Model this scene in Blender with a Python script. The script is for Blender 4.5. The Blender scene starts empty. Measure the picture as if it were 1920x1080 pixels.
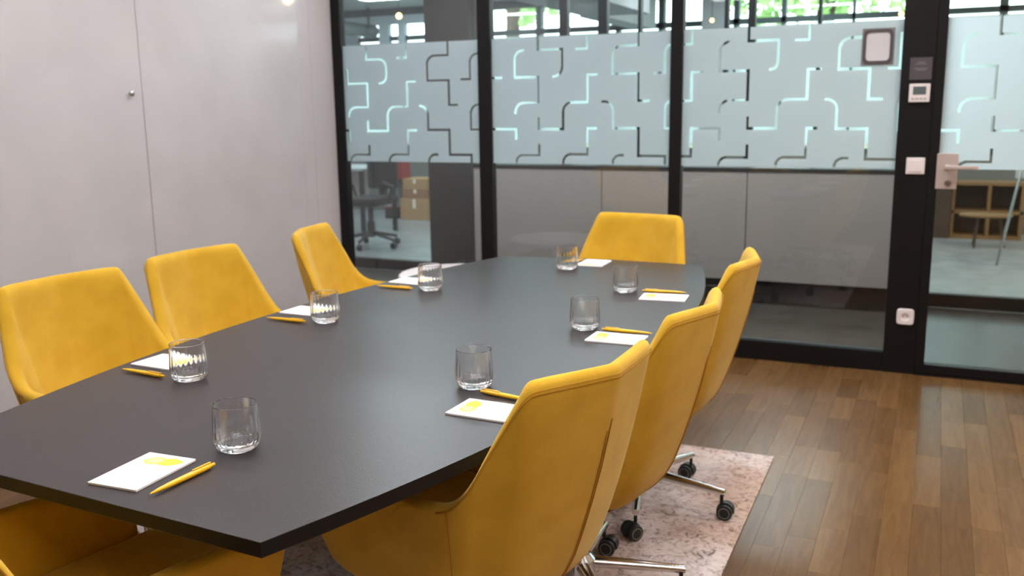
import bpy, bmesh, math, random
from mathutils import Vector, Matrix

random.seed(7)
SC = bpy.context.scene
COL = SC.collection

# ------------------------------------------------------------------ camera
F_PX, YAW, PITCH, ROLL, CAM_H = 1751.9, -0.42601, 0.19253, -0.014145, 1.3633
cam_data = bpy.data.cameras.new('camera')
cam = bpy.data.objects.new('camera', cam_data)
COL.objects.link(cam)
fw = Vector((math.sin(YAW)*math.cos(PITCH), math.cos(YAW)*math.cos(PITCH), -math.sin(PITCH)))
rt = Vector((math.cos(YAW), -math.sin(YAW), 0))
up = rt.cross(fw)
rt2 = rt*math.cos(ROLL) + up*math.sin(ROLL)
up2 = up*math.cos(ROLL) - rt*math.sin(ROLL)
cam.matrix_world = Matrix(((rt2.x, up2.x, -fw.x, 0), (rt2.y, up2.y, -fw.y, 0), (rt2.z, up2.z, -fw.z, CAM_H), (0, 0, 0, 1)))
cam_data.sensor_fit = 'HORIZONTAL'
cam_data.sensor_width = 36.0
cam_data.lens = F_PX/1920*36.0
cam_data.clip_start = 0.02
cam_data.dof.use_dof = True
cam_data.dof.focus_distance = 1.75
cam_data.dof.aperture_fstop = 5.0
SC.camera = cam

# ------------------------------------------------------------------ world (bright overcast day) and exposure
world = bpy.data.worlds.new('overcast_sky')
SC.world = world
world.use_nodes = True
wn = world.node_tree.nodes
wn['Background'].inputs['Color'].default_value = (0.80, 0.93, 1.0, 1)
wn['Background'].inputs['Strength'].default_value = 5.0
SC.view_settings.view_transform = 'Standard'
SC.view_settings.look = 'None'
SC.view_settings.gamma = 1.0
SC.view_settings.use_curve_mapping = False
SC.cycles.max_bounces = 20
SC.cycles.glossy_bounces = 10
SC.cycles.transmission_bounces = 20
SC.cycles.transparent_max_bounces = 16
SC.view_settings.exposure = 0.62
PANEL_L = 8.6            # radiance of the panels added above the meeting room
OFFICE_L = 36.0           # radiance of the office's ceiling panels

# ------------------------------------------------------------------ materials
MATS = {}
def principled(name, color, rough=0.5, metal=0.0, coat=0.0, sheen=0.0, spec=0.5, emis=None, estr=0.0, trans=0.0, ior=1.45, coat_rough=0.03):
    m = bpy.data.materials.new(name); m.use_nodes = True
    b = m.node_tree.nodes['Principled BSDF']
    b.inputs['Base Color'].default_value = (*color, 1)
    b.inputs['Roughness'].default_value = rough
    b.inputs['Metallic'].default_value = metal
    b.inputs['Coat Weight'].default_value = coat
    b.inputs['Coat Roughness'].default_value = coat_rough
    b.inputs['Sheen Weight'].default_value = sheen
    b.inputs['Specular IOR Level'].default_value = spec
    b.inputs['Transmission Weight'].default_value = trans
    b.inputs['IOR'].default_value = ior
    if emis:
        b.inputs['Emission Color'].default_value = (*emis, 1)
        b.inputs['Emission Strength'].default_value = estr
    MATS[name] = m
    return m
def add_noise(m, scale, c1, c2, detail=4, bump=0.0, stretch=(1, 1, 1), lo=0.35, hi=0.65, bscale=None, rough=0.5):
    """colour variation and fine relief from noise in object space"""
    nt = m.node_tree; N = nt.nodes; L = nt.links; b = N['Principled BSDF']
    tc = N.new('ShaderNodeTexCoord'); mp = N.new('ShaderNodeMapping')
    mp.inputs['Scale'].default_value = stretch
    L.new(tc.outputs['Object'], mp.inputs['Vector'])
    nz = N.new('ShaderNodeTexNoise'); nz.inputs['Scale'].default_value = scale; nz.inputs['Detail'].default_value = detail
    nz.inputs['Roughness'].default_value = rough
    L.new(mp.outputs['Vector'], nz.inputs['Vector'])
    cr = N.new('ShaderNodeValToRGB')
    cr.color_ramp.elements[0].position = lo; cr.color_ramp.elements[1].position = hi
    cr.color_ramp.elements[0].color = (*c1, 1); cr.color_ramp.elements[1].color = (*c2, 1)
    L.new(nz.outputs['Fac'], cr.inputs['Fac']); L.new(cr.outputs['Color'], b.inputs['Base Color'])
    if bump:
        nb = nz
        if bscale:
            nb = N.new('ShaderNodeTexNoise'); nb.inputs['Scale'].default_value = bscale; nb.inputs['Detail'].default_value = 3
            L.new(mp.outputs['Vector'], nb.inputs['Vector'])
        bp = N.new('ShaderNodeBump'); bp.inputs['Strength'].default_value = bump; bp.inputs['Distance'].default_value = 0.002
        L.new(nb.outputs['Fac'], bp.inputs['Height']); L.new(bp.outputs['Normal'], b.inputs['Normal'])
    return m

m = principled('yellow_fabric', (0.66, 0.37, 0.03), 0.92, sheen=0.32, spec=0.15)
m.node_tree.nodes['Principled BSDF'].inputs['Sheen Tint'].default_value = (1.0, 0.88, 0.55, 1)
add_noise(m, 9, (0.555, 0.312, 0.018), (0.635, 0.372, 0.030), bump=0.35, bscale=420)
principled('seam_fabric', (0.42, 0.185, 0.009), 0.95)
principled('chrome', (0.72, 0.70, 0.68), 0.16, 1.0)
principled('black_plastic', (0.012, 0.012, 0.012), 0.42)
principled('grey_plastic', (0.22, 0.21, 0.20), 0.5)
m = principled('table_laminate', (0.020, 0.018, 0.019), 0.34, spec=0.5)
add_noise(m, 380, (0.017, 0.013, 0.0133), (0.035, 0.027, 0.0275), bump=0.12, detail=2)
principled('table_edge', (0.007, 0.006, 0.006), 0.5, spec=0.3)
principled('table_steel', (0.012, 0.010, 0.010), 0.5)
m = principled('frame_black', (0.0065, 0.006, 0.0062), 0.42, spec=0.35)
m = principled('whiteboard', (0.62, 0.59, 0.60), 0.34, coat=0.55, coat_rough=0.05)
add_noise(m, 3.5, (0.635, 0.602, 0.615), (0.68, 0.645, 0.66), detail=5)
principled('wall_paint', (0.66, 0.615, 0.63), 0.7)
principled('dark_wall', (0.16, 0.115, 0.085), 0.7)
principled('warm_wall', (0.72, 0.50, 0.30), 0.75)
principled('ceiling_paint', (0.75, 0.73, 0.72), 0.85)
principled('dark_gap', (0.12, 0.105, 0.105), 0.8)
principled('brushed_steel', (0.66, 0.55, 0.51), 0.40, 0.5)
principled('white_plastic', (0.80, 0.72, 0.71), 0.4)
principled('lcd', (0.11, 0.14, 0.14), 0.25)
principled('sign_plum', (0.085, 0.070, 0.078), 0.5)
principled('sign_print', (0.19, 0.165, 0.17), 0.6)
principled('print_grey', (0.55, 0.53, 0.53), 0.8)
principled('paper', (0.88, 0.84, 0.84), 0.75)
principled('lemon_yellow', (0.90, 0.72, 0.06), 0.8)
principled('lemon_pale', (0.92, 0.80, 0.28), 0.8)
principled('lemon_shade', (0.80, 0.72, 0.60), 0.8)
principled('pen_yellow', (0.86, 0.47, 0.010), 0.30, coat=0.3)
principled('clear_glass', (1, 1, 1), 0.0, trans=1.0, ior=1.58)
m = principled('rug_weave', (0.4, 0.34, 0.31), 0.95, spec=0.1)
nt = m.node_tree; N = nt.nodes; L = nt.links; b = N['Principled BSDF']
tc = N.new('ShaderNodeTexCoord')
n1 = N.new('ShaderNodeTexNoise'); n1.inputs['Scale'].default_value = 28; n1.inputs['Detail'].default_value = 8; n1.inputs['Roughness'].default_value = 0.7; n1.inputs['Distortion'].default_value = 1.6
n2 = N.new('ShaderNodeTexNoise'); n2.inputs['Scale'].default_value = 3.2; n2.inputs['Detail'].default_value = 4
n3 = N.new('ShaderNodeTexNoise'); n3.inputs['Scale'].default_value = 260; n3.inputs['Detail'].default_value = 2
for n in (n1, n2, n3): L.new(tc.outputs['Object'], n.inputs['Vector'])
r1 = N.new('ShaderNodeValToRGB')
r1.color_ramp.elements[0].position = 0.36; r1.color_ramp.elements[0].color = (0.20, 0.165, 0.155, 1)
r1.color_ramp.elements[1].position = 0.56; r1.color_ramp.elements[1].color = (0.66, 0.58, 0.55, 1)
e = r1.color_ramp.elements.new(0.45); e.color = (0.52, 0.44, 0.415, 1)
r2 = N.new('ShaderNodeValToRGB')
r2.color_ramp.elements[0].position = 0.42; r2.color_ramp.elements[0].color = (0.72, 0.56, 0.46, 1)
r2.color_ramp.elements[1].position = 0.60; r2.color_ramp.elements[1].color = (1.0, 1.0, 1.0, 1)
mx = N.new('ShaderNodeMixRGB'); mx.blend_type = 'MULTIPLY'; mx.inputs['Fac'].default_value = 0.8
L.new(n1.outputs['Fac'], r1.inputs['Fac']); L.new(n2.outputs['Fac'], r2.inputs['Fac'])
L.new(r1.outputs['Color'], mx.inputs['Color1']); L.new(r2.outputs['Color'], mx.inputs['Color2'])
L.new(mx.outputs['Color'], b.inputs['Base Color'])
bp = N.new('ShaderNodeBump'); bp.inputs['Strength'].default_value = 0.6; bp.inputs['Distance'].default_value = 0.003
L.new(n3.outputs['Fac'], bp.inputs['Height']); L.new(bp.outputs['Normal'], b.inputs['Normal'])

# oak strips: each board its own tone, grain along its length
m = principled('oak_board', (0.3, 0.2, 0.13), 0.22, ior=1.2)
nt = m.node_tree; N = nt.nodes; L = nt.links; b = N['Principled BSDF']
oi = N.new('ShaderNodeObjectInfo'); ge = N.new('ShaderNodeNewGeometry'); tc = N.new('ShaderNodeTexCoord')
ad = N.new('ShaderNodeMath'); ad.operation = 'ADD'
L.new(oi.outputs['Random'], ad.inputs[0]); L.new(ge.outputs['Random Per Island'], ad.inputs[1])
fr = N.new('ShaderNodeMath'); fr.operation = 'FRACT'; L.new(ad.outputs[0], fr.inputs[0])
ml = N.new('ShaderNodeMath'); ml.operation = 'MULTIPLY'; ml.inputs[1].default_value = 37.0; L.new(fr.outputs[0], ml.inputs[0])
cb = N.new('ShaderNodeCombineXYZ')
for i in range(3): L.new(ml.outputs[0], cb.inputs[i])
va = N.new('ShaderNodeVectorMath'); va.operation = 'ADD'
L.new(tc.outputs['Object'], va.inputs[0]); L.new(cb.outputs[0], va.inputs[1])
mp = N.new('ShaderNodeMapping'); mp.inputs['Scale'].default_value = (14, 1.3, 14); L.new(va.outputs[0], mp.inputs['Vector'])
gn = N.new('ShaderNodeTexNoise'); gn.inputs['Scale'].default_value = 2.6; gn.inputs['Detail'].default_value = 7; gn.inputs['Roughness'].default_value = 0.62; gn.inputs['Distortion'].default_value = 0.9
L.new(mp.outputs['Vector'], gn.inputs['Vector'])
tone = N.new('ShaderNodeValToRGB')
tone.color_ramp.elements[0].position = 0.0; tone.color_ramp.elements[0].color = (0.100, 0.050, 0.017, 1)
tone.color_ramp.elements[1].position = 1.0; tone.color_ramp.elements[1].color = (0.152, 0.081, 0.030, 1)
e = tone.color_ramp.elements.new(0.45); e.color = (0.122, 0.063, 0.022, 1)
L.new(fr.outputs[0], tone.inputs['Fac'])
gr = N.new('ShaderNodeValToRGB')
gr.color_ramp.elements[0].position = 0.30; gr.color_ramp.elements[0].color = (0.80, 0.78, 0.76, 1)
gr.color_ramp.elements[1].position = 0.62; gr.color_ramp.elements[1].color = (1.06, 1.05, 1.04, 1)
L.new(gn.outputs['Fac'], gr.inputs['Fac'])
mx = N.new('ShaderNodeMixRGB'); mx.blend_type = 'MULTIPLY'; mx.inputs['Fac'].default_value = 1.0
L.new(tone.outputs['Color'], mx.inputs['Color1']); L.new(gr.outputs['Color'], mx.inputs['Color2'])
L.new(mx.outputs['Color'], b.inputs['Base Color'])
bp = N.new('ShaderNodeBump'); bp.inputs['Strength'].default_value = 0.10; bp.inputs['Distance'].default_value = 0.001
L.new(gn.outputs['Fac'], bp.inputs['Height']); L.new(bp.outputs['Normal'], b.inputs['Normal'])
principled('subfloor', (0.11, 0.07, 0.045), 0.7)

# thin pane: clear, with the mirror reflection of two glass faces
m = bpy.data.materials.new('pane_glass'); m.use_nodes = True; MATS['pane_glass'] = m
nt = m.node_tree; N = nt.nodes; L = nt.links; N.remove(N['Principled BSDF'])
tr = N.new('ShaderNodeBsdfTransparent'); tr.inputs['Color'].default_value = (0.90, 0.94, 0.93, 1)
gl = N.new('ShaderNodeBsdfGlossy'); gl.inputs['Roughness'].default_value = 0.0
fn = N.new('ShaderNodeFresnel'); fn.inputs['IOR'].default_value = 1.5
k2 = N.new('ShaderNodeMath'); k2.operation = 'MULTIPLY'; k2.inputs[1].default_value = 1.8; k2.use_clamp = True
ms = N.new('ShaderNodeMixShader')
L.new(fn.outputs[0], k2.inputs[0]); L.new(k2.outputs[0], ms.inputs['Fac'])
L.new(tr.outputs[0], ms.inputs[1]); L.new(gl.outputs[0], ms.inputs[2]); L.new(ms.outputs[0], N['Material Output'].inputs['Surface'])
# frosted film
m = bpy.data.materials.new('frosted_film'); m.use_nodes = True; MATS['frosted_film'] = m
nt = m.node_tree; N = nt.nodes; L = nt.links; N.remove(N['Principled BSDF'])
t1 = N.new('ShaderNodeBsdfTranslucent'); t1.inputs['Color'].default_value = (0.74, 0.87, 0.93, 1)
d1 = N.new('ShaderNodeBsdfDiffuse'); d1.inputs['Color'].default_value = (0.62, 0.72, 0.76, 1)
ms = N.new('ShaderNodeMixShader'); ms.inputs['Fac'].default_value = 0.5
L.new(t1.outputs[0], ms.inputs[1]); L.new(d1.outputs[0], ms.inputs[2]); L.new(ms.outputs[0], N['Material Output'].inputs['Surface'])
m = bpy.data.materials.new('added_blind_cloth'); m.use_nodes = True; MATS['added_blind_cloth'] = m
nt = m.node_tree; N = nt.nodes; L = nt.links; N.remove(N['Principled BSDF'])
t1 = N.new('ShaderNodeBsdfTranslucent'); t1.inputs['Color'].default_value = (0.80, 0.88, 0.90, 1)
d1 = N.new('ShaderNodeBsdfDiffuse'); d1.inputs['Color'].default_value = (0.70, 0.74, 0.75, 1)
ms = N.new('ShaderNodeMixShader'); ms.inputs['Fac'].default_value = 0.38
L.new(t1.outputs[0], ms.inputs[1]); L.new(d1.outputs[0], ms.inputs[2]); L.new(ms.outputs[0], N['Material Output'].inputs['Surface'])
# lamps
def emitter(name, color, strength):
    m = bpy.data.materials.new(name); m.use_nodes = True; MATS[name] = m
    nt = m.node_tree; N = nt.nodes; N.remove(N['Principled BSDF'])
    e = N.new('ShaderNodeEmission'); e.inputs['Color'].default_value = (*color, 1); e.inputs['Strength'].default_value = strength
    nt.links.new(e.outputs[0], N['Material Output'].inputs['Surface'])
emitter('added_panel_light', (0.97, 0.975, 1.0), PANEL_L)
emitter('added_room_spot', (1.0, 0.96, 0.93), 420.0)
emitter('office_light', (0.84, 0.95, 1.0), OFFICE_L)
emitter('tiny_bulb', (1.0, 0.60, 0.22), 5.0)
emitter('warm_spot', (1.0, 0.72, 0.42), 70.0)
emitter('warm_globe', (1.0, 0.74, 0.45), 300.0)
# office side
m = principled('office_floor', (0.25, 0.26, 0.27), 0.32)
add_noise(m, 5, (0.20, 0.21, 0.215), (0.29, 0.30, 0.305), detail=6, stretch=(1, 1, 1))
m = principled('corridor_carpet', (0.06, 0.05, 0.042), 0.25)
add_noise(m, 7, (0.050, 0.042, 0.035), (0.075, 0.064, 0.054), detail=6)
principled('cabinet_greige', (0.30, 0.25, 0.235), 0.45)
principled('cabinet_top', (0.028, 0.025, 0.025), 0.4)
principled('pillar_brown', (0.040, 0.034, 0.033), 0.55)
principled('concrete_grey', (0.42, 0.44, 0.46), 0.8)
principled('pale_blue_wall', (0.50, 0.58, 0.62), 0.8)
principled('frame_grey', (0.05, 0.075, 0.08), 0.5)
principled('back_wall', (0.16, 0.165, 0.155), 0.8)
principled('cardboard', (0.40, 0.235, 0.11), 0.85)
principled('cardboard_dark', (0.26, 0.13, 0.065), 0.85)
principled('red_plastic', (0.26, 0.03, 0.03), 0.5)
principled('grey_crate', (0.33, 0.34, 0.35), 0.6)
principled('charcoal_fabric', (0.022, 0.020, 0.021), 0.85)
principled('walnut', (0.21, 0.115, 0.045), 0.5)
principled('dark_wood', (0.05, 0.03, 0.02), 0.5)
principled('leaf', (0.42, 0.62, 0.24), 0.6)
principled('bark', (0.08, 0.055, 0.035), 0.9)
principled('lawn', (0.10, 0.17, 0.05), 0.9)

# ------------------------------------------------------------------ mesh helpers
def link(name, me, mat=None, parent=None, loc=(0, 0, 0), rotz=0.0):
    o = bpy.data.objects.new(name, me); COL.objects.link(o)
    o.location = loc; o.rotation_euler = (0, 0, rotz)
    if parent: o.parent = parent
    if mat is not None and me is not None:
        me.materials.clear(); me.materials.append(MATS[mat])
    return o
def tag(o, label=None, cat=None, group=None, kind=None):
    if label: o['label'] = label
    if cat: o['category'] = cat
    if group: o['group'] = group
    if kind: o['kind'] = kind
    return o
def empty(name, loc=(0, 0, 0), rotz=0.0):
    o = bpy.data.objects.new(name, None); COL.objects.link(o)
    o.location = loc; o.rotation_euler = (0, 0, rotz); o.empty_display_size = 0.1
    return o
def mesh_from_bm(bm, name, smooth=False):
    bmesh.ops.recalc_face_normals(bm, faces=bm.faces[:])
    me = bpy.data.meshes.new(name); bm.to_mesh(me); bm.free()
    if smooth: me.shade_smooth()
    return me
def bm_box(bm, x0, x1, y0, y1, z0, z1, bev=0.0, seg=2):
    t = bmesh.new()
    bmesh.ops.create_cube(t, size=1.0)
    for v in t.verts:
        v.co = Vector((x0+(v.co.x+.5)*(x1-x0), y0+(v.co.y+.5)*(y1-y0), z0+(v.co.z+.5)*(z1-z0)))
    if bev > 0: bmesh.ops.bevel(t, geom=t.edges[:], offset=bev, segments=seg, profile=0.6, affect='EDGES')
    tmp = bpy.data.meshes.new('tmp'); t.to_mesh(tmp); t.free()
    bm.from_mesh(tmp); bpy.data.meshes.remove(tmp)
def box(name, x0, x1, y0, y1, z0, z1, mat, parent=None, bev=0.0, seg=2, loc=(0, 0, 0), rotz=0.0):
    bm = bmesh.new(); bm_box(bm, x0, x1, y0, y1, z0, z1, bev, seg)
    me = mesh_from_bm(bm, name)
    return link(name, me, mat, parent, loc, rotz)
def bm_lathe(bm, prof, n=32, axis='Z', off=(0, 0, 0), mod=None, cap0=True, cap1=True):
    """prof: list of (r, h)"""
    rings = []
    for i, (r, h) in enumerate(prof):
        ring = []
        for k in range(n):
            a = 2*math.pi*k/n
            rr = r*(mod(i, a) if mod else 1.0)
            p = (rr*math.cos(a), rr*math.sin(a), h)
            if axis == 'X': p = (p[2], p[0], p[1])
            if axis == 'Y': p = (p[0], p[2], p[1])
            ring.append(bm.verts.new((p[0]+off[0], p[1]+off[1], p[2]+off[2])))
        rings.append(ring)
    for a, b in zip(rings, rings[1:]):
        for k in range(n):
            bm.faces.new((a[k], a[(k+1) % n], b[(k+1) % n], b[k]))
    if cap0: bm.faces.new(rings[0][::-1])
    if cap1: bm.faces.new(rings[-1])
def lathe(name, prof, mat, parent=None, n=32, axis='Z', off=(0, 0, 0), smooth=True, loc=(0, 0, 0), rotz=0.0):
    bm = bmesh.new(); bm_lathe(bm, prof, n, axis, off)
    me = mesh_from_bm(bm, name, smooth)
    if smooth: me.set_sharp_from_angle(angle=math.radians(40))
    return link(name, me, mat, parent, loc, rotz)
def bm_tube(bm, pts, r, n=8, r1=None):
    pts = [Vector(p) for p in pts]; rings = []
    for i, p in enumerate(pts):
        d = (pts[min(i+1, len(pts)-1)] - pts[max(i-1, 0)]).normalized()
        a = d.cross(Vector((0, 0, 1)))
        if a.length < 1e-3: a = d.cross(Vector((1, 0, 0)))
        a.normalize(); b = d.cross(a)
        rr = r if r1 is None else r + (r1-r)*i/(len(pts)-1)
        rings.append([bm.verts.new(p + a*rr*math.cos(2*math.pi*k/n) + b*rr*math.sin(2*math.pi*k/n)) for k in range(n)])
    for a, b in zip(rings, rings[1:]):
        for k in range(n): bm.faces.new((a[k], a[(k+1) % n], b[(k+1) % n], b[k]))
    bm.faces.new(rings[0][::-1]); bm.faces.new(rings[-1])
def tube(name, pts, r, mat, parent=None, n=8, r1=None):
    bm = bmesh.new(); bm_tube(bm, pts, r, n, r1)
    me = mesh_from_bm(bm, name, True); me.set_sharp_from_angle(angle=math.radians(50))
    return link(name, me, mat, parent)
def prism(name, poly, z0, z1, mat, parent=None, bev=0.0):
    bm = bmesh.new()
    vs = [bm.verts.new((x, y, z0)) for x, y in poly]
    f = bm.faces.new(vs)
    r = bmesh.ops.extrude_face_region(bm, geom=[f])
    for v in r['geom']:
        if isinstance(v, bmesh.types.BMVert): v.co.z = z1
    if bev > 0:
        es = [e for e in bm.edges if abs(e.verts[0].co.z - e.verts[1].co.z) < 1e-6]
        bmesh.ops.bevel(bm, geom=es, offset=bev, segments=2, profile=0.5, affect='EDGES')
    return link(name, mesh_from_bm(bm, name), mat, parent)
def copy_tree(o, parent=None):
    c = o.copy(); COL.objects.link(c)
    if parent is not None: c.parent = parent
    for ch in list(o.children): copy_tree(ch, c)
    return c
def crom(P, t):
    """Catmull-Rom through the points P at parameter t in 0..len-1"""
    i = min(int(t), len(P)-2); f = t-i
    p0, p1, p2, p3 = P[max(i-1, 0)], P[i], P[i+1], P[min(i+2, len(P)-1)]
    return tuple(0.5*((2*b) + (-a+c)*f + (2*a-5*b+4*c-d)*f*f + (-a+3*b-3*c+d)*f**3) for a, b, c, d in zip(p0, p1, p2, p3))
# ================================================================== SETTING
RX0, RX1, RY0, RY1, RZ = -3.48, 2.0, -1.3, 5.0, 2.7
GY = 5.006            # plane of the films; panes just behind
# ---- floor of oak strips
floor = box('floor', RX0, RX1, RY0, RY1+0.05, -0.06, -0.013, 'subfloor'); tag(floor, kind='structure')
PW = 0.09
plank_mesh = {}
def plank_geo(bm, x0, x1, y0, y1):
    g = 0.0002
    top = [(x0+g, y0+g), (x1-g, y0+g), (x1-g, y1-g), (x0+g, y1-g)]
    c = 0.0005
    tv = [bm.verts.new((a, b_, 0.0)) for a, b_ in ((x0+g+c, y0+g+c), (x1-g-c, y0+g+c), (x1-g-c, y1-g-c), (x0+g+c, y1-g-c))]
    mv = [bm.verts.new((a, b_, -0.0004)) for a, b_ in top]
    lv = [bm.verts.new((a, b_, -0.013)) for a, b_ in top]
    bm.faces.new(tv)
    for k in range(4):
        bm.faces.new((mv[k], mv[(k+1) % 4], tv[(k+1) % 4], tv[k]))
        bm.faces.new((lv[k], lv[(k+1) % 4], mv[(k+1) % 4], mv[k]))
rest = bmesh.new()
LENS = (0.32, 0.42, 0.5, 0.62, 0.78)
nk = 0
i0 = int(math.floor((RX0-0.001)/PW))
for i in range(i0, int((RX1)/PW)+1):
    x0 = max(0.001+i*PW, RX0); x1 = min(0.001+(i+1)*PW, RX1)
    if x1-x0 < 0.01: continue
    y = RY0 - random.random()*0.6
    while y < RY1+0.02:
        ln = random.choice(LENS); y1 = y+ln
        a, b_ = max(y, RY0), min(y1, RY1+0.02)
        if b_-a > 0.03:
            if x0 > -0.75 and x1 < 1.15 and b_ > 2.0 and nk < 300:
                key = (round(b_-a, 4), round(x1-x0, 4))
                if key not in plank_mesh:
                    bm = bmesh.new(); plank_geo(bm, 0, x1-x0, 0, b_-a); plank_mesh[key] = mesh_from_bm(bm, 'plank')
                link('plank', plank_mesh[key], 'oak_board', floor, (x0, a, 0)); nk += 1
            else:
                plank_geo(rest, x0, x1, a, b_)
        y = y1
o = link('plank', mesh_from_bm(rest, 'plank_rest'), 'oak_board', floor); o['kind'] = 'stuff'

# ---- walls and ceiling of the meeting room
wl = box('wall_left', RX0-0.12, RX0, RY0, RY1+0.05, -0.05, RZ, 'wall_paint'); tag(wl, kind='structure')
PB = [-0.29, 0.94, 2.17, 3.40, 4.632]
pans = []
for a, b_ in zip(PB, PB[1:]):
    pans.append(box('panel', RX0+0.001, -3.45, a+0.0025, b_-0.0025, 0.10, 2.62, 'whiteboard', wl, bev=0.002))
bm = bmesh.new(); bm_lathe(bm, [(0.005, 0), (0.005, 0.010), (0.0125, 0.012), (0.0135, 0.018), (0.010, 0.023)], 20, 'X', (-3.45, 3.322, 1.445))
kn = link('knob', mesh_from_bm(bm, 'knob', True), 'chrome', pans[2]); kn['label'] = 'small round metal knob'
box('shadow_gap', RX0+0.001, -3.470, 4.633, 4.645, 0.0, 2.62, 'dark_gap', wl)
box('panel', RX0+0.001, -3.462, 4.645, 4.752, 0.0, 2.62, 'wall_paint', wl, bev=0.002)
box('panel', RX0+0.001, -3.464, 4.756, 4.984, 0.0, 2.62, 'wall_paint', wl, bev=0.002)
tag(box('wall_back', RX0-0.12, RX1+0.12, RY0-0.12, RY0, -0.05, RZ, 'dark_wall'), kind='structure')
tag(box('wall_right', RX1, RX1+0.12, RY0, RY1+0.05, -0.05, RZ, 'warm_wall'), kind='structure')
tag(box('ceiling', RX0-0.12, RX1+0.12, RY0-0.12, RY1+0.05, RZ, RZ+0.08, 'ceiling_paint'), kind='structure')

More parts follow.
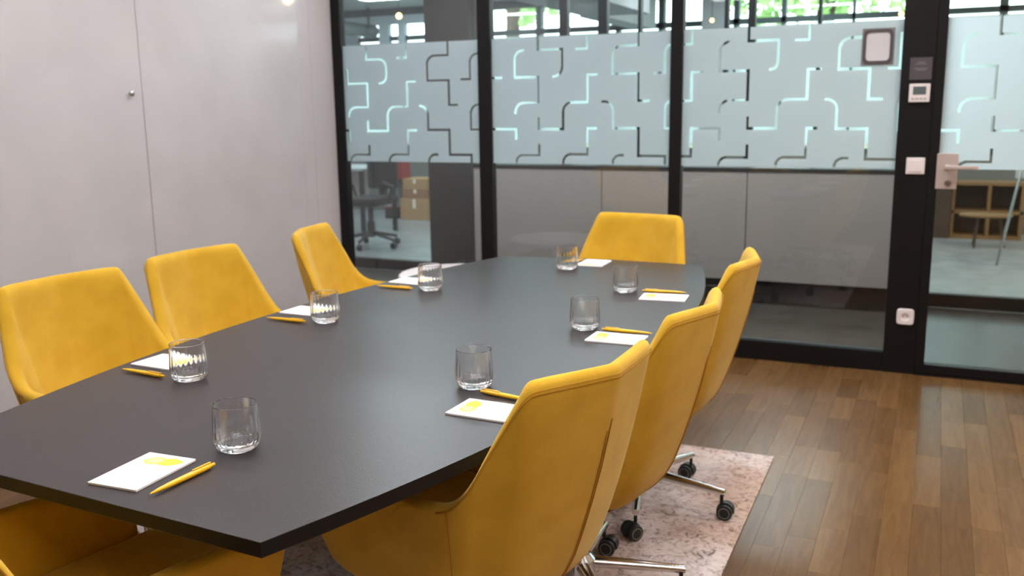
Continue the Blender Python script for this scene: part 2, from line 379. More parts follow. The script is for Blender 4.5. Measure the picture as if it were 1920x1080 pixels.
# ---- glazed partition
FILM = {
'p1': [[[-3.233,1.724,0],[-3.233,1.653,0],[-3.092,1.653,1],[-3.092,1.508,1],[-3.143,1.508,0]],[[-2.949,1.743,0],[-2.949,1.657,0],[-3.011,1.657,0]],[[-2.666,1.741,0],[-2.666,1.662,0],[-2.808,1.662,1],[-2.808,1.517,0],[-2.664,1.517,0],[-2.664,1.373,0],[-2.612,1.373,0]],[[-2.453,1.665,0],[-2.522,1.665,1],[-2.522,1.52,0],[-2.579,1.52,0]],[[-3.376,1.593,0],[-3.376,1.511,0],[-3.233,1.511,0],[-3.233,1.367,0],[-3.375,1.367,1],[-3.375,1.311,0]],[[-2.895,1.514,0],[-2.95,1.514,0],[-2.95,1.367,0],[-3.094,1.367,1],[-3.094,1.221,0],[-3.238,1.221,0],[-3.238,1.279,0]],[[-2.865,1.37,0],[-2.812,1.37,1],[-2.812,1.228,0],[-2.667,1.228,0],[-2.667,1.081,0],[-2.524,1.081,0],[-2.524,1.038,0]],[[-2.459,1.374,0],[-2.522,1.374,1],[-2.522,1.229,0],[-2.462,1.229,0]],[[-3.378,1.165,0],[-3.378,1.225,0],[-3.417,1.225,0]],[[-3.376,1.029,0],[-3.376,1.076,1],[-3.235,1.076,0],[-3.235,1.129,0]],[[-3.092,1.032,0],[-3.092,1.079,1],[-2.955,1.079,0],[-2.955,1.224,0],[-2.894,1.224,0]],[[-2.813,1.035,0],[-2.813,1.081,1],[-2.754,1.081,0]]],
'p2': [[[-2.09,1.746,0],[-2.09,1.671,0],[-1.945,1.671,0],[-1.945,1.522,1],[-1.999,1.522,0]],[[-1.797,1.747,0],[-1.797,1.668,0],[-1.859,1.668,0]],[[-1.506,1.756,0],[-1.506,1.676,0],[-1.65,1.676,1],[-1.65,1.527,0],[-1.505,1.527,0],[-1.505,1.381,0],[-1.443,1.381,0]],[[-1.315,1.673,0],[-1.358,1.673,1],[-1.358,1.527,0],[-1.413,1.527,0]],[[-2.381,1.522,0],[-2.322,1.522,0]],[[-2.183,1.671,0],[-2.236,1.671,1],[-2.236,1.522,0],[-2.088,1.522,0],[-2.088,1.379,0],[-2.234,1.379,1],[-2.234,1.324,0]],[[-1.741,1.527,0],[-1.794,1.527,0],[-1.794,1.378,0],[-1.94,1.378,1],[-1.94,1.23,0],[-2.089,1.23,0],[-2.089,1.291,0]],[[-1.706,1.38,0],[-1.645,1.38,1],[-1.645,1.233,0],[-1.499,1.233,0],[-1.499,1.084,0],[-1.349,1.084,0],[-1.349,1.043,0]],[[-1.309,1.379,0],[-1.353,1.379,1],[-1.353,1.232,0],[-1.306,1.232,0]],[[-2.387,1.23,0],[-2.231,1.23,0],[-2.231,1.177,0]],[[-2.23,1.042,0],[-2.23,1.082,1],[-2.087,1.082,0],[-2.087,1.14,0]],[[-1.94,1.041,0],[-1.94,1.09,1],[-1.795,1.09,0],[-1.795,1.234,0],[-1.744,1.234,0]],[[-1.645,1.044,0],[-1.645,1.086,1],[-1.589,1.086,0]]],
'p3': [[[-1.212,1.752,0],[-1.212,1.668,0],[-1.266,1.668,0]],[[-0.92,1.751,0],[-0.92,1.672,0],[-0.77,1.672,0],[-0.77,1.528,1],[-0.806,1.528,0]],[[-1.011,1.674,0],[-1.064,1.674,1],[-1.064,1.525,0],[-0.917,1.525,0],[-0.917,1.376,0],[-1.062,1.376,1],[-1.062,1.318,0]],[[-0.621,1.749,0],[-0.621,1.668,0],[-0.684,1.668,0]],[[-0.359,1.669,0],[-0.475,1.669,1],[-0.475,1.519,0],[-0.329,1.519,0],[-0.329,1.372,0],[-0.27,1.372,0]],[[-0.191,1.678,0],[-0.191,1.518,0],[-0.24,1.518,0]],[[-1.156,1.524,0],[-1.21,1.524,0],[-1.21,1.377,0],[-1.26,1.377,0]],[[-0.56,1.523,0],[-0.62,1.523,0],[-0.62,1.376,0],[-0.766,1.376,1],[-0.766,1.23,0],[-0.912,1.23,0],[-0.912,1.287,0]],[[-0.529,1.374,0],[-0.473,1.374,1],[-0.473,1.228,0],[-0.327,1.228,0],[-0.327,1.078,0],[-0.172,1.078,0]],[[-0.184,1.345,0],[-0.184,1.22,0]],[[-1.058,1.174,0],[-1.058,1.231,0],[-1.207,1.231,0],[-1.207,1.084,0],[-1.254,1.084,0]],[[-1.059,1.037,0],[-1.059,1.081,1],[-0.911,1.081,0],[-0.911,1.14,0]],[[-0.762,1.041,0],[-0.762,1.084,1],[-0.616,1.084,0],[-0.616,1.23,0],[-0.568,1.23,0]],[[-0.474,1.037,0],[-0.474,1.082,1],[-0.414,1.082,0]]],
'd': [[[0.23,1.746,0],[0.23,1.659,0],[0.293,1.658,0],[0.311,1.658,0]],[[0.138,1.665,0],[0.079,1.665,1],[0.079,1.514,0],[0.227,1.514,0],[0.227,1.367,0],[0.081,1.367,1],[0.081,1.307,0]],[[-0.002,1.219,0],[0.085,1.219,0],[0.085,1.163,0]],[[0.228,1.279,0],[0.228,1.217,0],[0.375,1.217,0]],[[0.091,1.027,0],[0.091,1.07,1],[0.233,1.07,0],[0.233,1.126,0]]]
}
import numpy as np
def film_mesh(x0, x1, z0, z1, polys, y, cell=0.003, hw=0.0068, rad=0.052):
    nx, nz = int(round((x1-x0)/cell)), int(round((z1-z0)/cell))
    cx, cz = (x1-x0)/nx, (z1-z0)/nz
    gx = x0+(np.arange(nx)+.5)*cx; gz = z0+(np.arange(nz)+.5)*cz
    GX, GZ = np.meshgrid(gx, gz)
    cut = np.zeros((nz, nx), bool)
    for pl in polys:
        pts = []
        for k, (x, z, r) in enumerate(pl):
            if r and 0 < k < len(pl)-1:
                p, q, n = Vector((x, z)), Vector(pl[k-1][:2]), Vector(pl[k+1][:2])
                rr = min(rad, (q-p).length*0.98, (n-p).length*0.98)
                d0, d1 = (q-p).normalized(), (n-p).normalized()
                c = p+d0*rr+d1*rr
                for s in range(9):
                    a = s/8*math.pi/2
                    pts.append(tuple(c - d1*rr*math.cos(a) - d0*rr*math.sin(a)))
            else: pts.append((x, z))
        for (ax, az), (bx, bz) in zip(pts, pts[1:]):
            dx, dz = bx-ax, bz-az; l2 = dx*dx+dz*dz+1e-12
            t = np.clip(((GX-ax)*dx+(GZ-az)*dz)/l2, 0, 1)
            if abs(dx) < 1e-6 or abs(dz) < 1e-6:
                cut |= np.maximum(np.abs(GX-ax-t*dx), np.abs(GZ-az-t*dz)) <= hw
            else:
                cut |= (GX-ax-t*dx)**2+(GZ-az-t*dz)**2 <= hw*hw
    verts, faces, open_ = [], [], {}
    def flush(run, j0, j1):
        i, k = len(verts), run
        verts.extend([(x0+k[0]*cx, y, z0+j0*cz), (x0+k[1]*cx, y, z0+j0*cz), (x0+k[1]*cx, y, z0+j1*cz), (x0+k[0]*cx, y, z0+j1*cz)])
        faces.append((i, i+1, i+2, i+3))
    for j in range(nz+1):
        runs = set()
        if j < nz:
            row = ~cut[j]; d = np.flatnonzero(np.diff(np.concatenate(([0], row.astype(np.int8), [0]))))
            runs = {(int(a), int(b_)) for a, b_ in zip(d[::2], d[1::2])}
        for r in list(open_):
            if r not in runs: flush(r, open_.pop(r), j)
        for r in runs: open_.setdefault(r, j)
    me = bpy.data.meshes.new('frosted_film'); me.from_pydata(verts, [], faces); me.update()
    return me
def pane(name, x0, x1, z0, z1, y, parent):
    bm = bmesh.new(); vs = [bm.verts.new(p) for p in ((x0, y, z0), (x1, y, z0), (x1, y, z1), (x0, y, z1))]; bm.faces.new(vs)
    return link(name, mesh_from_bm(bm, name), 'pane_glass', parent)
wg = empty('wall_glass', (0, 0, 0)); tag(wg, kind='structure')
FY0, FY1 = 4.985, 5.045
ZT = 2.5
for a, b_ in ((-3.474, -3.402), (-2.462, -2.380), (-1.323, -1.257)):
    box('mullion', a, b_, FY0, FY1, 0.0, ZT, 'frame_black', wg, bev=0.003)
box('post', -0.187, -0.036, FY0, FY1, 0.0, ZT, 'frame_black', wg, bev=0.003)
for a, b_ in ((-3.402, -2.462), (-2.380, -1.323), (-1.257, -0.187)):
    box('bottom_rail', a, b_, FY0+0.002, FY1, 0.0, 0.103, 'frame_black', wg, bev=0.003)
    box('glazing_bead', a, b_, GY-0.012, GY+0.001, 0.103, 0.113, 'frame_grey', wg)
    pane('glass_pane', a, b_, 0.103, ZT, GY+0.006, wg)
box('top_rail', -3.474, RX1, FY0, FY1, ZT, RZ, 'frame_black', wg)
for key, a, b_ in (('p1', -3.402, -2.462), ('p2', -2.380, -1.323), ('p3', -1.257, -0.187)):
    link('frosted_film', film_mesh(a, b_, 1.034, 1.740, FILM[key], GY), 'frosted_film', wg)
box('mullion', 0.985, 1.05, FY0, FY1, 0.0, ZT, 'frame_black', wg)
box('bottom_rail', 1.05, RX1, FY0, FY1, 0.0, 0.103, 'frame_black', wg)
pane('glass_pane', 1.05, RX1, 0.103, ZT, GY+0.006, wg)
link('frosted_film', film_mesh(1.05, RX1, 1.034, 1.740, [], GY, cell=0.05), 'frosted_film', wg)
# ---- glass door
dr = empty('door_1', (0, 0, 0)); tag(dr, kind='structure')
box('stile', -0.0358, 0.008, FY0-0.004, FY1-0.006, 0.012, ZT-0.005, 'frame_black', dr, bev=0.003)
box('stile', 0.94, 0.982, FY0-0.004, FY1-0.006, 0.012, ZT-0.005, 'frame_black', dr, bev=0.003)
box('door_rail', 0.008, 0.94, FY0-0.004, FY1-0.006, 0.012, 0.058, 'frame_black', dr, bev=0.003)
box('threshold', -0.036, 0.985, FY0-0.006, FY1, 0.0, 0.011, 'frame_black', dr)
pane('glass_pane', 0.008, 0.94, 0.058, ZT-0.005, GY+0.006, dr)
link('frosted_film', film_mesh(0.008, 0.94, 1.034, 1.740, FILM['d'], GY), 'frosted_film', dr)
hp = box('handle_plate', 0.0, 0.093, GY-0.030, GY-0.002, 0.94, 1.11, 'brushed_steel', dr, bev=0.003); hp['label'] = 'brushed steel lock plate'
bm = bmesh.new(); bm_lathe(bm, [(0.011, -0.058), (0.011, -0.030)], 20, 'Y', (0.047, GY, 1.045))
bm_box(bm, 0.036, 0.181, GY-0.072, GY-0.054, 1.036, 1.055, 0.004)
link('lever', mesh_from_bm(bm, 'lever'), 'brushed_steel', hp)
bm = bmesh.new(); bm_lathe(bm, [(0.014, -0.044), (0.016, -0.040), (0.016, -0.030)], 24, 'Y', (0.054, GY, 0.972)); bm_box(bm, 0.048, 0.060, GY-0.05, GY-0.042, 0.962, 0.982, 0.001)
link('lock_cylinder', mesh_from_bm(bm, 'lock_cylinder'), 'chrome', hp)

# ---- things on the post
PY = FY0
sg = empty('wall_sign', (-0.099, PY, 1.511)); tag(sg, 'small square plum-grey sign with faint print on the black post', 'sign')
box('plate', -0.049, 0.049, -0.004, 0.0, -0.052, 0.052, 'sign_plum', sg, bev=0.001)
for zz, w in ((0.030, 0.016), (0.022, 0.024), (0.000, 0.030), (-0.007, 0.020)):
    box('print_line', -w, w, -0.0046, -0.0039, zz-0.0022, zz+0.0022, 'sign_print', sg)
th = empty('thermostat', (-0.098, PY, 1.397)); tag(th, 'white square thermostat with grey display on the black post', 'thermostat')
box('body', -0.0465, 0.0465, -0.014, 0.0, -0.0435, 0.0435, 'white_plastic', th, bev=0.004)
box('display', -0.029, 0.029, -0.0152, -0.0130, -0.008, 0.030, 'lcd', th)
for k in range(4): box('button', -0.034+k*0.018, -0.022+k*0.018, -0.0152, -0.0130, -0.030, -0.025, 'grey_plastic', th)
sw = empty('light_switch', (-0.094, PY, 1.049)); tag(sw, 'plain white square light switch on the black post', 'light switch')
box('frame', -0.042, 0.042, -0.008, 0.0, -0.040, 0.040, 'white_plastic', sw, bev=0.004)
box('rocker', -0.029, 0.029, -0.0115, -0.007, -0.029, 0.029, 'white_plastic', sw, bev=0.002)
so = empty('power_socket', (-0.0935, PY, 0.296)); tag(so, 'white square power socket near the foot of the black post', 'socket')
bm = bmesh.new(); n = 48; H = 0.0405; ya = -0.010
def sq(a, h):
    c, s = math.cos(a), math.sin(a); q = (abs(c)**6+abs(s)**6)**(-1/6); return (h*c*q, h*s*q)
R = []
for h, y, fn in ((H, 0.0, 's'), (H, ya+0.003, 's'), (H-0.003, ya, 's'), (0.0205, ya, 'c'), (0.0195, ya+0.001, 'c'), (0.0190, -0.001, 'c')):
    R.append([bm.verts.new(((sq(2*math.pi*k/n, h)[0] if fn == 's' else h*math.cos(2*math.pi*k/n)), y, (sq(2*math.pi*k/n, h)[1] if fn == 's' else h*math.sin(2*math.pi*k/n)))) for k in range(n)])
for a, b_ in zip(R, R[1:]):
    for k in range(n): bm.faces.new((a[k], a[(k+1) % n], b_[(k+1) % n], b_[k]))
bm.faces.new(R[-1])
link('plate', mesh_from_bm(bm, 'socket_plate'), 'white_plastic', so)
for s in (-1, 1): lathe('pin_hole', [(0.0028, -0.0022), (0.0028, -0.0008)], 'black_plastic', so, 12, 'Y', (s*0.0095, 0, 0))
nf = empty('notice_frame', (-0.298, GY-0.001, 1.621)); tag(nf, 'small grey frame holding a blank pale card, stuck on the frosted glass', 'picture frame')
box('backing', -0.074, 0.074, -0.004, -0.0005, -0.087, 0.087, 'grey_plastic', nf)
bm = bmesh.new(); R = []
def rr_pt(a, hx, hz, p=8):
    c, s = math.cos(a), math.sin(a); q = (abs(c)**p+abs(s)**p)**(-1/p); return (hx*c*q, hz*s*q)
for hx, hz, y in ((0.068, 0.081, -0.003), (0.068, 0.081, -0.009), (0.054, 0.067, -0.009), (0.054, 0.067, -0.003)):
    R.append([bm.verts.new((rr_pt(2*math.pi*k/56, hx, hz)[0], y, rr_pt(2*math.pi*k/56, hx, hz)[1])) for k in range(56)])
for a, b_ in zip(R, R[1:]+R[:1]):
    for k in range(56): bm.faces.new((a[k], a[(k+1) % 56], b_[(k+1) % 56], b_[k]))
link('frame', mesh_from_bm(bm, 'notice_ring'), 'sign_plum', nf)
box('card', -0.056, 0.056, -0.0052, -0.0035, -0.069, 0.069, 'whiteboard', nf)

# ---- unseen ceiling panels, added to light the room and the chairs
COLN, ROWN = ('left', 'middle', 'right'), ('nearest', 'second', 'third', 'farthest')
for ix, x in enumerate((-2.5, -0.7, 1.1)):
    for iy, y in enumerate((-0.4, 1.1, 2.6, 4.1)):
        if iy == 0 and ix < 2: continue
        cl = empty('added_ceiling_light', (x, y, RZ)); tag(cl, 'added unseen square light panel, %s of the %s row' % (ROWN[iy] if ix == 2 else ('', 'nearest', 'middle one', 'farthest')[iy], COLN[ix]), 'ceiling light', 'added ceiling panels of the meeting room')
        for s in (-1, 1):
            box('frame', -0.33, 0.33, s*0.315-0.015, s*0.315+0.015, -0.03, 0.0, 'white_plastic', cl)
            box('frame', s*0.315-0.015, s*0.315+0.015, -0.30, 0.30, -0.03, 0.0, 'white_plastic', cl)
        box('diffuser', -0.30, 0.30, -0.30, 0.30, -0.022, -0.002, 'added_panel_light', cl)

for ix, x in enumerate((-2.3, -1.3, -0.3, 0.7)):  # unseen spots, added for stronger top light and glints on glass and chrome
    for iy, y in enumerate((0.35, 1.45, 2.75, 4.0)):
        if iy == 0 and ix < 2: continue
        dl = empty('added_downlight', (x, y, RZ)); tag(dl, 'added unseen small round ceiling spot of the meeting room, %s from the camera in the %s line' % ((('first', 'second', 'third', 'fourth') if ix > 1 else ('', 'first', 'second', 'third'))[iy], ('leftmost', 'second', 'third', 'rightmost')[ix]), 'downlight', 'added ceiling spots of the meeting room')
        bm = bmesh.new(); bm_lathe(bm, [(0.052, 0.0), (0.052, -0.075), (0.047, -0.075), (0.047, -0.012), (0.010, -0.010)], 24)
        link('housing', mesh_from_bm(bm, 'housing', True), 'frame_black', dl)
        lathe('lamp', [(0.044, -0.013), (0.044, -0.018)], 'added_room_spot', dl, 24)
# ---- corridor and office behind the glass
tag(box('floor_corridor', -9.0, 4.2, 5.05, 6.72, -0.06, 0.0, 'corridor_carpet'), kind='structure')
tag(box('floor_office', -9.0, 4.2, 6.72, 10.9, -0.06, -0.001, 'office_floor'), kind='structure')
tag(box('ceiling_office', -9.0, 4.2, 5.05, 10.9, 2.62, 2.70, 'concrete_grey'), kind='structure')
tag(box('wall_office_left', -9.1, -9.0, 5.05, 10.9, -0.05, 2.7, 'pale_blue_wall'), kind='structure')
tag(box('wall_office_right', 4.2, 4.3, 5.05, 10.9, -0.05, 2.7, 'back_wall'), kind='structure')
tag(box('wall_corridor_end', -9.0, -3.6, 5.05, 5.15, -0.05, 2.62, 'wall_paint'), kind='structure')
tag(box('wall_corridor_side', 2.42, 4.2, 5.05, 5.15, -0.05, 2.62, 'wall_paint'), kind='structure')
wc = empty('wall_corridor', (0, 0, 0)); tag(wc, kind='structure')
OY = 6.78
for a, b_ in ((-9.0, -3.79), (-0.18, 4.2)):
    box('bottom_rail', a, b_, OY-0.03, OY+0.03, 0.0, 0.088, 'frame_black', wc)
for a, b_ in ((-2.645, -2.58), (-2.34, -2.27), (-2.035, -2.012), (-1.412, -1.385), (-1.25, -1.20), (-0.787, -0.765), (-0.235, -0.18), (-6.2, -6.15)):
    box('post', a, b_, OY-0.03, OY+0.03, 0.088 if a < -4 else 0.0, 2.62, 'frame_black', wc)
pane('glass_pane', -9.0, -3.79, 0.088, 2.62, OY, wc)
pane('glass_pane', -3.40, -0.235, 0.0, 2.62, OY+0.01, wc)
pane('glass_pane', -0.18, 4.2, 0.088, 2.62, OY, wc)
cp = box('column', -3.79, -3.40, OY-0.05, OY+0.35, 0.0, 2.62, 'pillar_brown'); tag(cp, 'dark brown square column across the corridor', 'column')
tag(box('black_box', -3.40, -3.285, 6.42, 6.55, 0.0, 0.165, 'black_plastic', bev=0.01), 'small black box on the floor at the foot of the dark column', 'box')
CX = [-3.215, -2.185, -1.155, -0.125]
for k, (a, b_) in enumerate(zip(CX, CX[1:])):
    cb = empty('low_cabinet', ((a+b_)/2, 6.4, 0)); h = (b_-a)/2
    tag(cb, ['greige low cabinet behind the glass, leftmost, beside the dark column', 'greige low cabinet behind the glass, middle one, behind the far chair', 'greige low cabinet behind the glass, rightmost, beside the black post'][k], 'cabinet', 'low cabinets in the corridor')
    box('body', -h+0.002, h-0.002, 0.02, 0.32, 0.165, 0.905, 'cabinet_top', cb)
    box('door', -h+0.003, h-0.003, 0.0, 0.019, 0.168, 0.905, 'cabinet_greige', cb, bev=0.0015)
    box('top', -h, h, -0.004, 0.32, 0.907, 0.932, 'cabinet_top', cb)
    box('plinth', -h+0.002, h-0.002, 0.10, 0.30, 0.0, 0.164, 'cabinet_top', cb)
# facade
wf = box('wall_facade', -9.0, 4.2, 10.8, 10.92, -0.05, 0.80, 'back_wall'); tag(wf, kind='structure')
box('transom', -9.0, 4.2, 10.80, 10.90, 2.215, 2.275, 'frame_grey', wf)
box('transom', -9.0, 4.2, 10.80, 10.92, 0.80, 0.86, 'frame_grey', wf)
box('header', -9.0, 4.2, 10.78, 10.92, 2.53, 2.62, 'frame_grey', wf)
for x, w in ((3.2, .08), (1.9, .06), (0.51, .08), (-0.9, .03), (-1.62, .05), (-2.13, .06), (-2.98, .07), (-3.5, .05), (-4.5, .07), (-5.2, .06), (-6.42, .05), (-7.5, .08)):
    box('mullion', x-w/2, x+w/2, 10.80, 10.90, 0.86, 2.53, 'frame_grey', wf)
box('pier', -2.50, -2.22, 10.74, 10.90, 0.80, 2.53, 'concrete_grey', wf)
for z0_, z1_ in ((2.10, 2.19), (2.42, 2.53)):
    box('spandrel', -9.0, -6.0, 10.78, 10.86, z0_, z1_, 'pale_blue_wall', wf)
for a, b_ in ((-6.75, -6.60), (-6.46, -6.36), (-7.5, -7.08)):
    box('spandrel', a, b_, 10.78, 10.86, 2.19, 2.42, 'pale_blue_wall', wf)
pane('glass_pane', -9.0, 4.2, 0.86, 2.53, 10.87, wf)
XM = [-9.0, -7.5, -6.42, -5.2, -4.5, -3.5, -2.98, -2.13, -1.62, -0.9, 0.51, 1.9, 3.2, 4.2]
BN = ('leftmost', 'second', 'third', 'fourth', 'fifth', 'sixth', 'seventh', 'eighth', 'ninth', 'tenth', 'eleventh', 'twelfth', 'rightmost')
for k, (a, b_) in enumerate(zip(XM, XM[1:])):  # unseen blinds, added to dim the daylight behind the film's clear lines
    bl = empty('added_blind', ((a+b_)/2, 10.775, 2.19)); h = (b_-a)/2-0.012
    tag(bl, 'added pale translucent blind dimming the far office window, %s from the left' % BN[k] if 0 < k < 12 else 'pale translucent roller blind on the far office window, %s' % BN[k], 'blind', 'added blinds of the office')
    box('cloth', -h, h, -0.002, 0.0, -1.28, 0.0, 'added_blind_cloth', bl)
    box('bottom_bar', -h, h, -0.008, 0.004, -1.305, -1.281, 'white_plastic', bl)
sf = box('soffit', -3.2, -2.57, 6.82, 8.9, 2.2, 2.62, 'concrete_grey'); tag(sf, kind='structure')
sf = box('beam', -3.27, -3.02, 8.9, 10.72, 2.2, 2.62, 'concrete_grey'); tag(sf, kind='structure')
du = empty('air_duct', (-6.75, 10.25, 2.33)); tag(du, 'round grey air duct under the office ceiling', 'duct')
lathe('pipe', [(0.085, -0.4), (0.085, 0.4)], 'frame_grey', du, 24, 'Y')
for y in (-0.3, 0.3): box('hanger', -0.01, 0.01, y-0.01, y+0.01, 0.08, 0.29, 'frame_grey', du)
for k, (x, y) in enumerate(((-7.2, 8.0), (-5.0, 7.8), (-5.6, 9.6), (-1.5, 8.5), (-1.4, 9.8), (3.2, 8.0), (3.0, 9.8), (-3.1, 5.75), (-1.8, 5.75), (-0.5, 5.75))):  # the corridor ones are unseen, added to brighten cabinets and film
    cl = empty('office_light', (x, y, 2.62)); tag(cl, ['long white ceiling light of the office, far left end', 'long white ceiling light above the dark office chair', 'long white ceiling light near the air duct', 'long white ceiling light behind the middle cabinet', 'long white ceiling light by the middle window', 'long white ceiling light at the right end of the office, near one', 'long white ceiling light at the right end of the office, by the window', 'added unseen long light of the corridor near the dark column', 'added unseen long light of the corridor, middle one', 'added unseen long light of the corridor above the black post'][k], 'ceiling light', 'office ceiling lights')
    box('housing', -0.62, 0.62, -0.11, 0.11, -0.02, 0.0, 'white_plastic', cl)
    box('diffuser', -0.60, 0.60, -0.09, 0.09, -0.028, -0.0205, 'office_light', cl)
for k, (x, y, z, r) in enumerate(((1.951, 8.563, 2.45, 0.06), (1.784, 8.671, 2.45, 0.06), (-0.784, 8.073, 2.45, 0.045), (-0.335, 8.3, 2.038, 0.02), (-1.843, 8.3, 2.061, 0.018), (-4.955, 8.3, 2.253, 0.03))):
    dl = empty('pendant_lamp', (x, y, z)); tag(dl, ['warm globe pendant lamp, front one of the pair right of the easel', 'warm globe pendant lamp, rear one of the pair right of the easel', 'warm globe pendant lamp behind the middle cabinet', 'tiny warm pendant bulb left of the black post', 'tiny warm pendant bulb before the grey pier', 'tiny warm pendant bulb beside the dark column'][k], 'pendant lamp', 'warm pendant lamps')
    lathe('globe', [(r*math.sin(math.pi*q/12), -r*math.cos(math.pi*q/12)) for q in range(1, 12)], ('warm_globe', 'warm_globe', 'warm_spot', 'tiny_bulb', 'tiny_bulb', 'tiny_bulb')[k], dl, 20)
    tube('cord', [(0, 0, r), (0, 0, 2.62-z)], 0.003, 'black_plastic', dl, 6)
# outside
tag(box('ground', -30, 25, 10.95, 45, -0.4, -0.3, 'lawn'), kind='structure')
def tree(x, y, h, r, seed, label):
    rnd = random.Random(seed)
    t = empty('tree', (x, y, -0.3)); tag(t, label, 'tree', 'trees outside the windows')
    tube('trunk', [(0, 0, 0), (0.1, 0, h*0.4), (0, 0.1, h*0.8)], 0.22, 'bark', t, 10, 0.08)
    vs, fs = [], []
    blobs = [(rnd.uniform(-1, 1)*r*0.7, rnd.uniform(-1, 1)*r*0.7, h*0.62+rnd.uniform(-1, 1)*r*0.75) for _ in range(14)]
    for _ in range(3600):
        c = Vector(rnd.choice(blobs)); d = Vector((rnd.gauss(0, 1), rnd.gauss(0, 1), rnd.gauss(0, 1))).normalized()*r*0.42*rnd.uniform(0.6, 1.0)
        p = c+d; s = rnd.uniform(0.07, 0.15); u = Vector((rnd.gauss(0, 1), rnd.gauss(0, 1), rnd.gauss(0, 1))).normalized(); w = u.orthogonal().normalized()
        i = len(vs); vs += [p-u*s, p+w*s*0.6, p+u*s, p-w*s*0.6]; fs.append((i, i+1, i+2, i+3))
    me = bpy.data.meshes.new('crown'); me.from_pydata([tuple(v) for v in vs], [], fs); me.update()
    o = link('crown', me, 'leaf', t); o['kind'] = 'stuff'
tree(-1.9, 16.5, 8.4, 2.1, 1, 'green leafy tree outside, behind the middle window')
tree(3.2, 17.5, 8.9, 2.2, 2, 'green leafy tree outside, behind the window above the door')
tree(-8.6, 19.0, 9.4, 2.4, 3, 'green leafy tree outside, behind the left windows')
# ================================================================== FURNITURE
rug = box('area_rug', -0.77, 0.77, -1.5, 1.5, 0.0, 0.007, 'rug_weave', bev=0.003, loc=(-1.262, 2.055, 0.0), rotz=math.radians(0.4))
tag(rug, 'distressed beige and grey area rug under the dark table', 'rug')
RUGZ = 0.007

# ---- boat-shaped conference table
tb = empty('conference_table', (-1.24, 2.32, RUGZ)); tag(tb, 'large boat-shaped conference table with a dark satin top', 'table')
def lx(y): return -1.853+0.105*(y-2.15)**2
def rx(y): return -0.622-0.130*(y-2.38)**2
poly = []
for k in range(25):
    y = 1.006+(3.590-1.006)*k/24; poly.append((rx(y), y))
poly += [(-0.952, 3.600), (-1.179, 3.606), (-1.40, 3.585), (-1.55, 3.555)]
for k in range(25):
    y = 3.520+(1.052-3.520)*k/24; poly.append((lx(y), y))
poly = [(x+1.24, y-2.32) for x, y in poly]
TOPZ = 0.74
tt = prism('tabletop', poly, TOPZ-0.026-RUGZ, TOPZ-RUGZ, 'table_laminate', tb, bev=0.0012)
tt.data.materials.append(MATS['table_edge'])
for f in tt.data.polygons:
    if abs(f.normal.z) < 0.3: f.material_index = 1
cx0 = sum(p[0] for p in poly)/len(poly)
box('beam', -0.06, 0.06, -0.85, 0.85, TOPZ-0.10-RUGZ, TOPZ-0.0265-RUGZ, 'table_steel', tb)
for y in (-0.32, 0.30):
    box('leg', -0.12, -0.02, y-0.05, y+0.05, 0.02, TOPZ-0.10-RUGZ, 'table_steel', tb, bev=0.004)
    box('bracket', -0.33, 0.33, y-0.03, y+0.03, TOPZ-0.07-RUGZ, TOPZ-0.0265-RUGZ, 'table_steel', tb)
box('foot', -0.16, 0.02, -0.55, 0.55, 0.0, 0.02, 'table_steel', tb, bev=0.005)

# ---- yellow swivel chair (local +X towards its back, +Y to its side)
RIM = [(0, .382, .876), (.10, .359, .878), (.170, .340, .879), (.203, .324, .872), (.219, .298, .830), (.241, .254, .745), (.258, .216, .672), (.264, .160, .624), (.260, .060, .610), (.257, -.08, .600), (.252, -.21, .580), (.238, -.285, .545)]
BOT = [(0, .150), (.06, .150), (.11, .140), (.13, .125), (.14, .11), (.155, .09), (.17, .07), (.18, .03), (.185, -.03), (.185, -.10), (.18, -.19), (.165, -.235)]
HV = [(0, 0), (.03, .17), (.118, .39), (.22, .515), (.336, .61), (.48, .715), (.61, .80), (.81, .91), (1, 1)]
def hfun(v):
    for (a, ha), (b_, hb) in zip(HV, HV[1:]):
        if v <= b_: return ha+(hb-ha)*(v-a)/(b_-a)
    return 1.0
ZB = 0.335
def st(t):
    """station t in 0..11 (signed side) -> rim (s,b,z), bottom (s,b)"""
    a = abs(t); s = 1 if t >= 0 else -1
    r = crom(RIM, a); q = crom(BOT, a)
    return (s*r[0], r[1], r[2]), (s*q[0], q[1])
def outer(t, v):
    r, q = st(t); h = hfun(v)
    return Vector((q[1]+(r[1]-q[1])*h, q[0]+(r[0]-q[0])*h, ZB+(r[2]-ZB)*v))
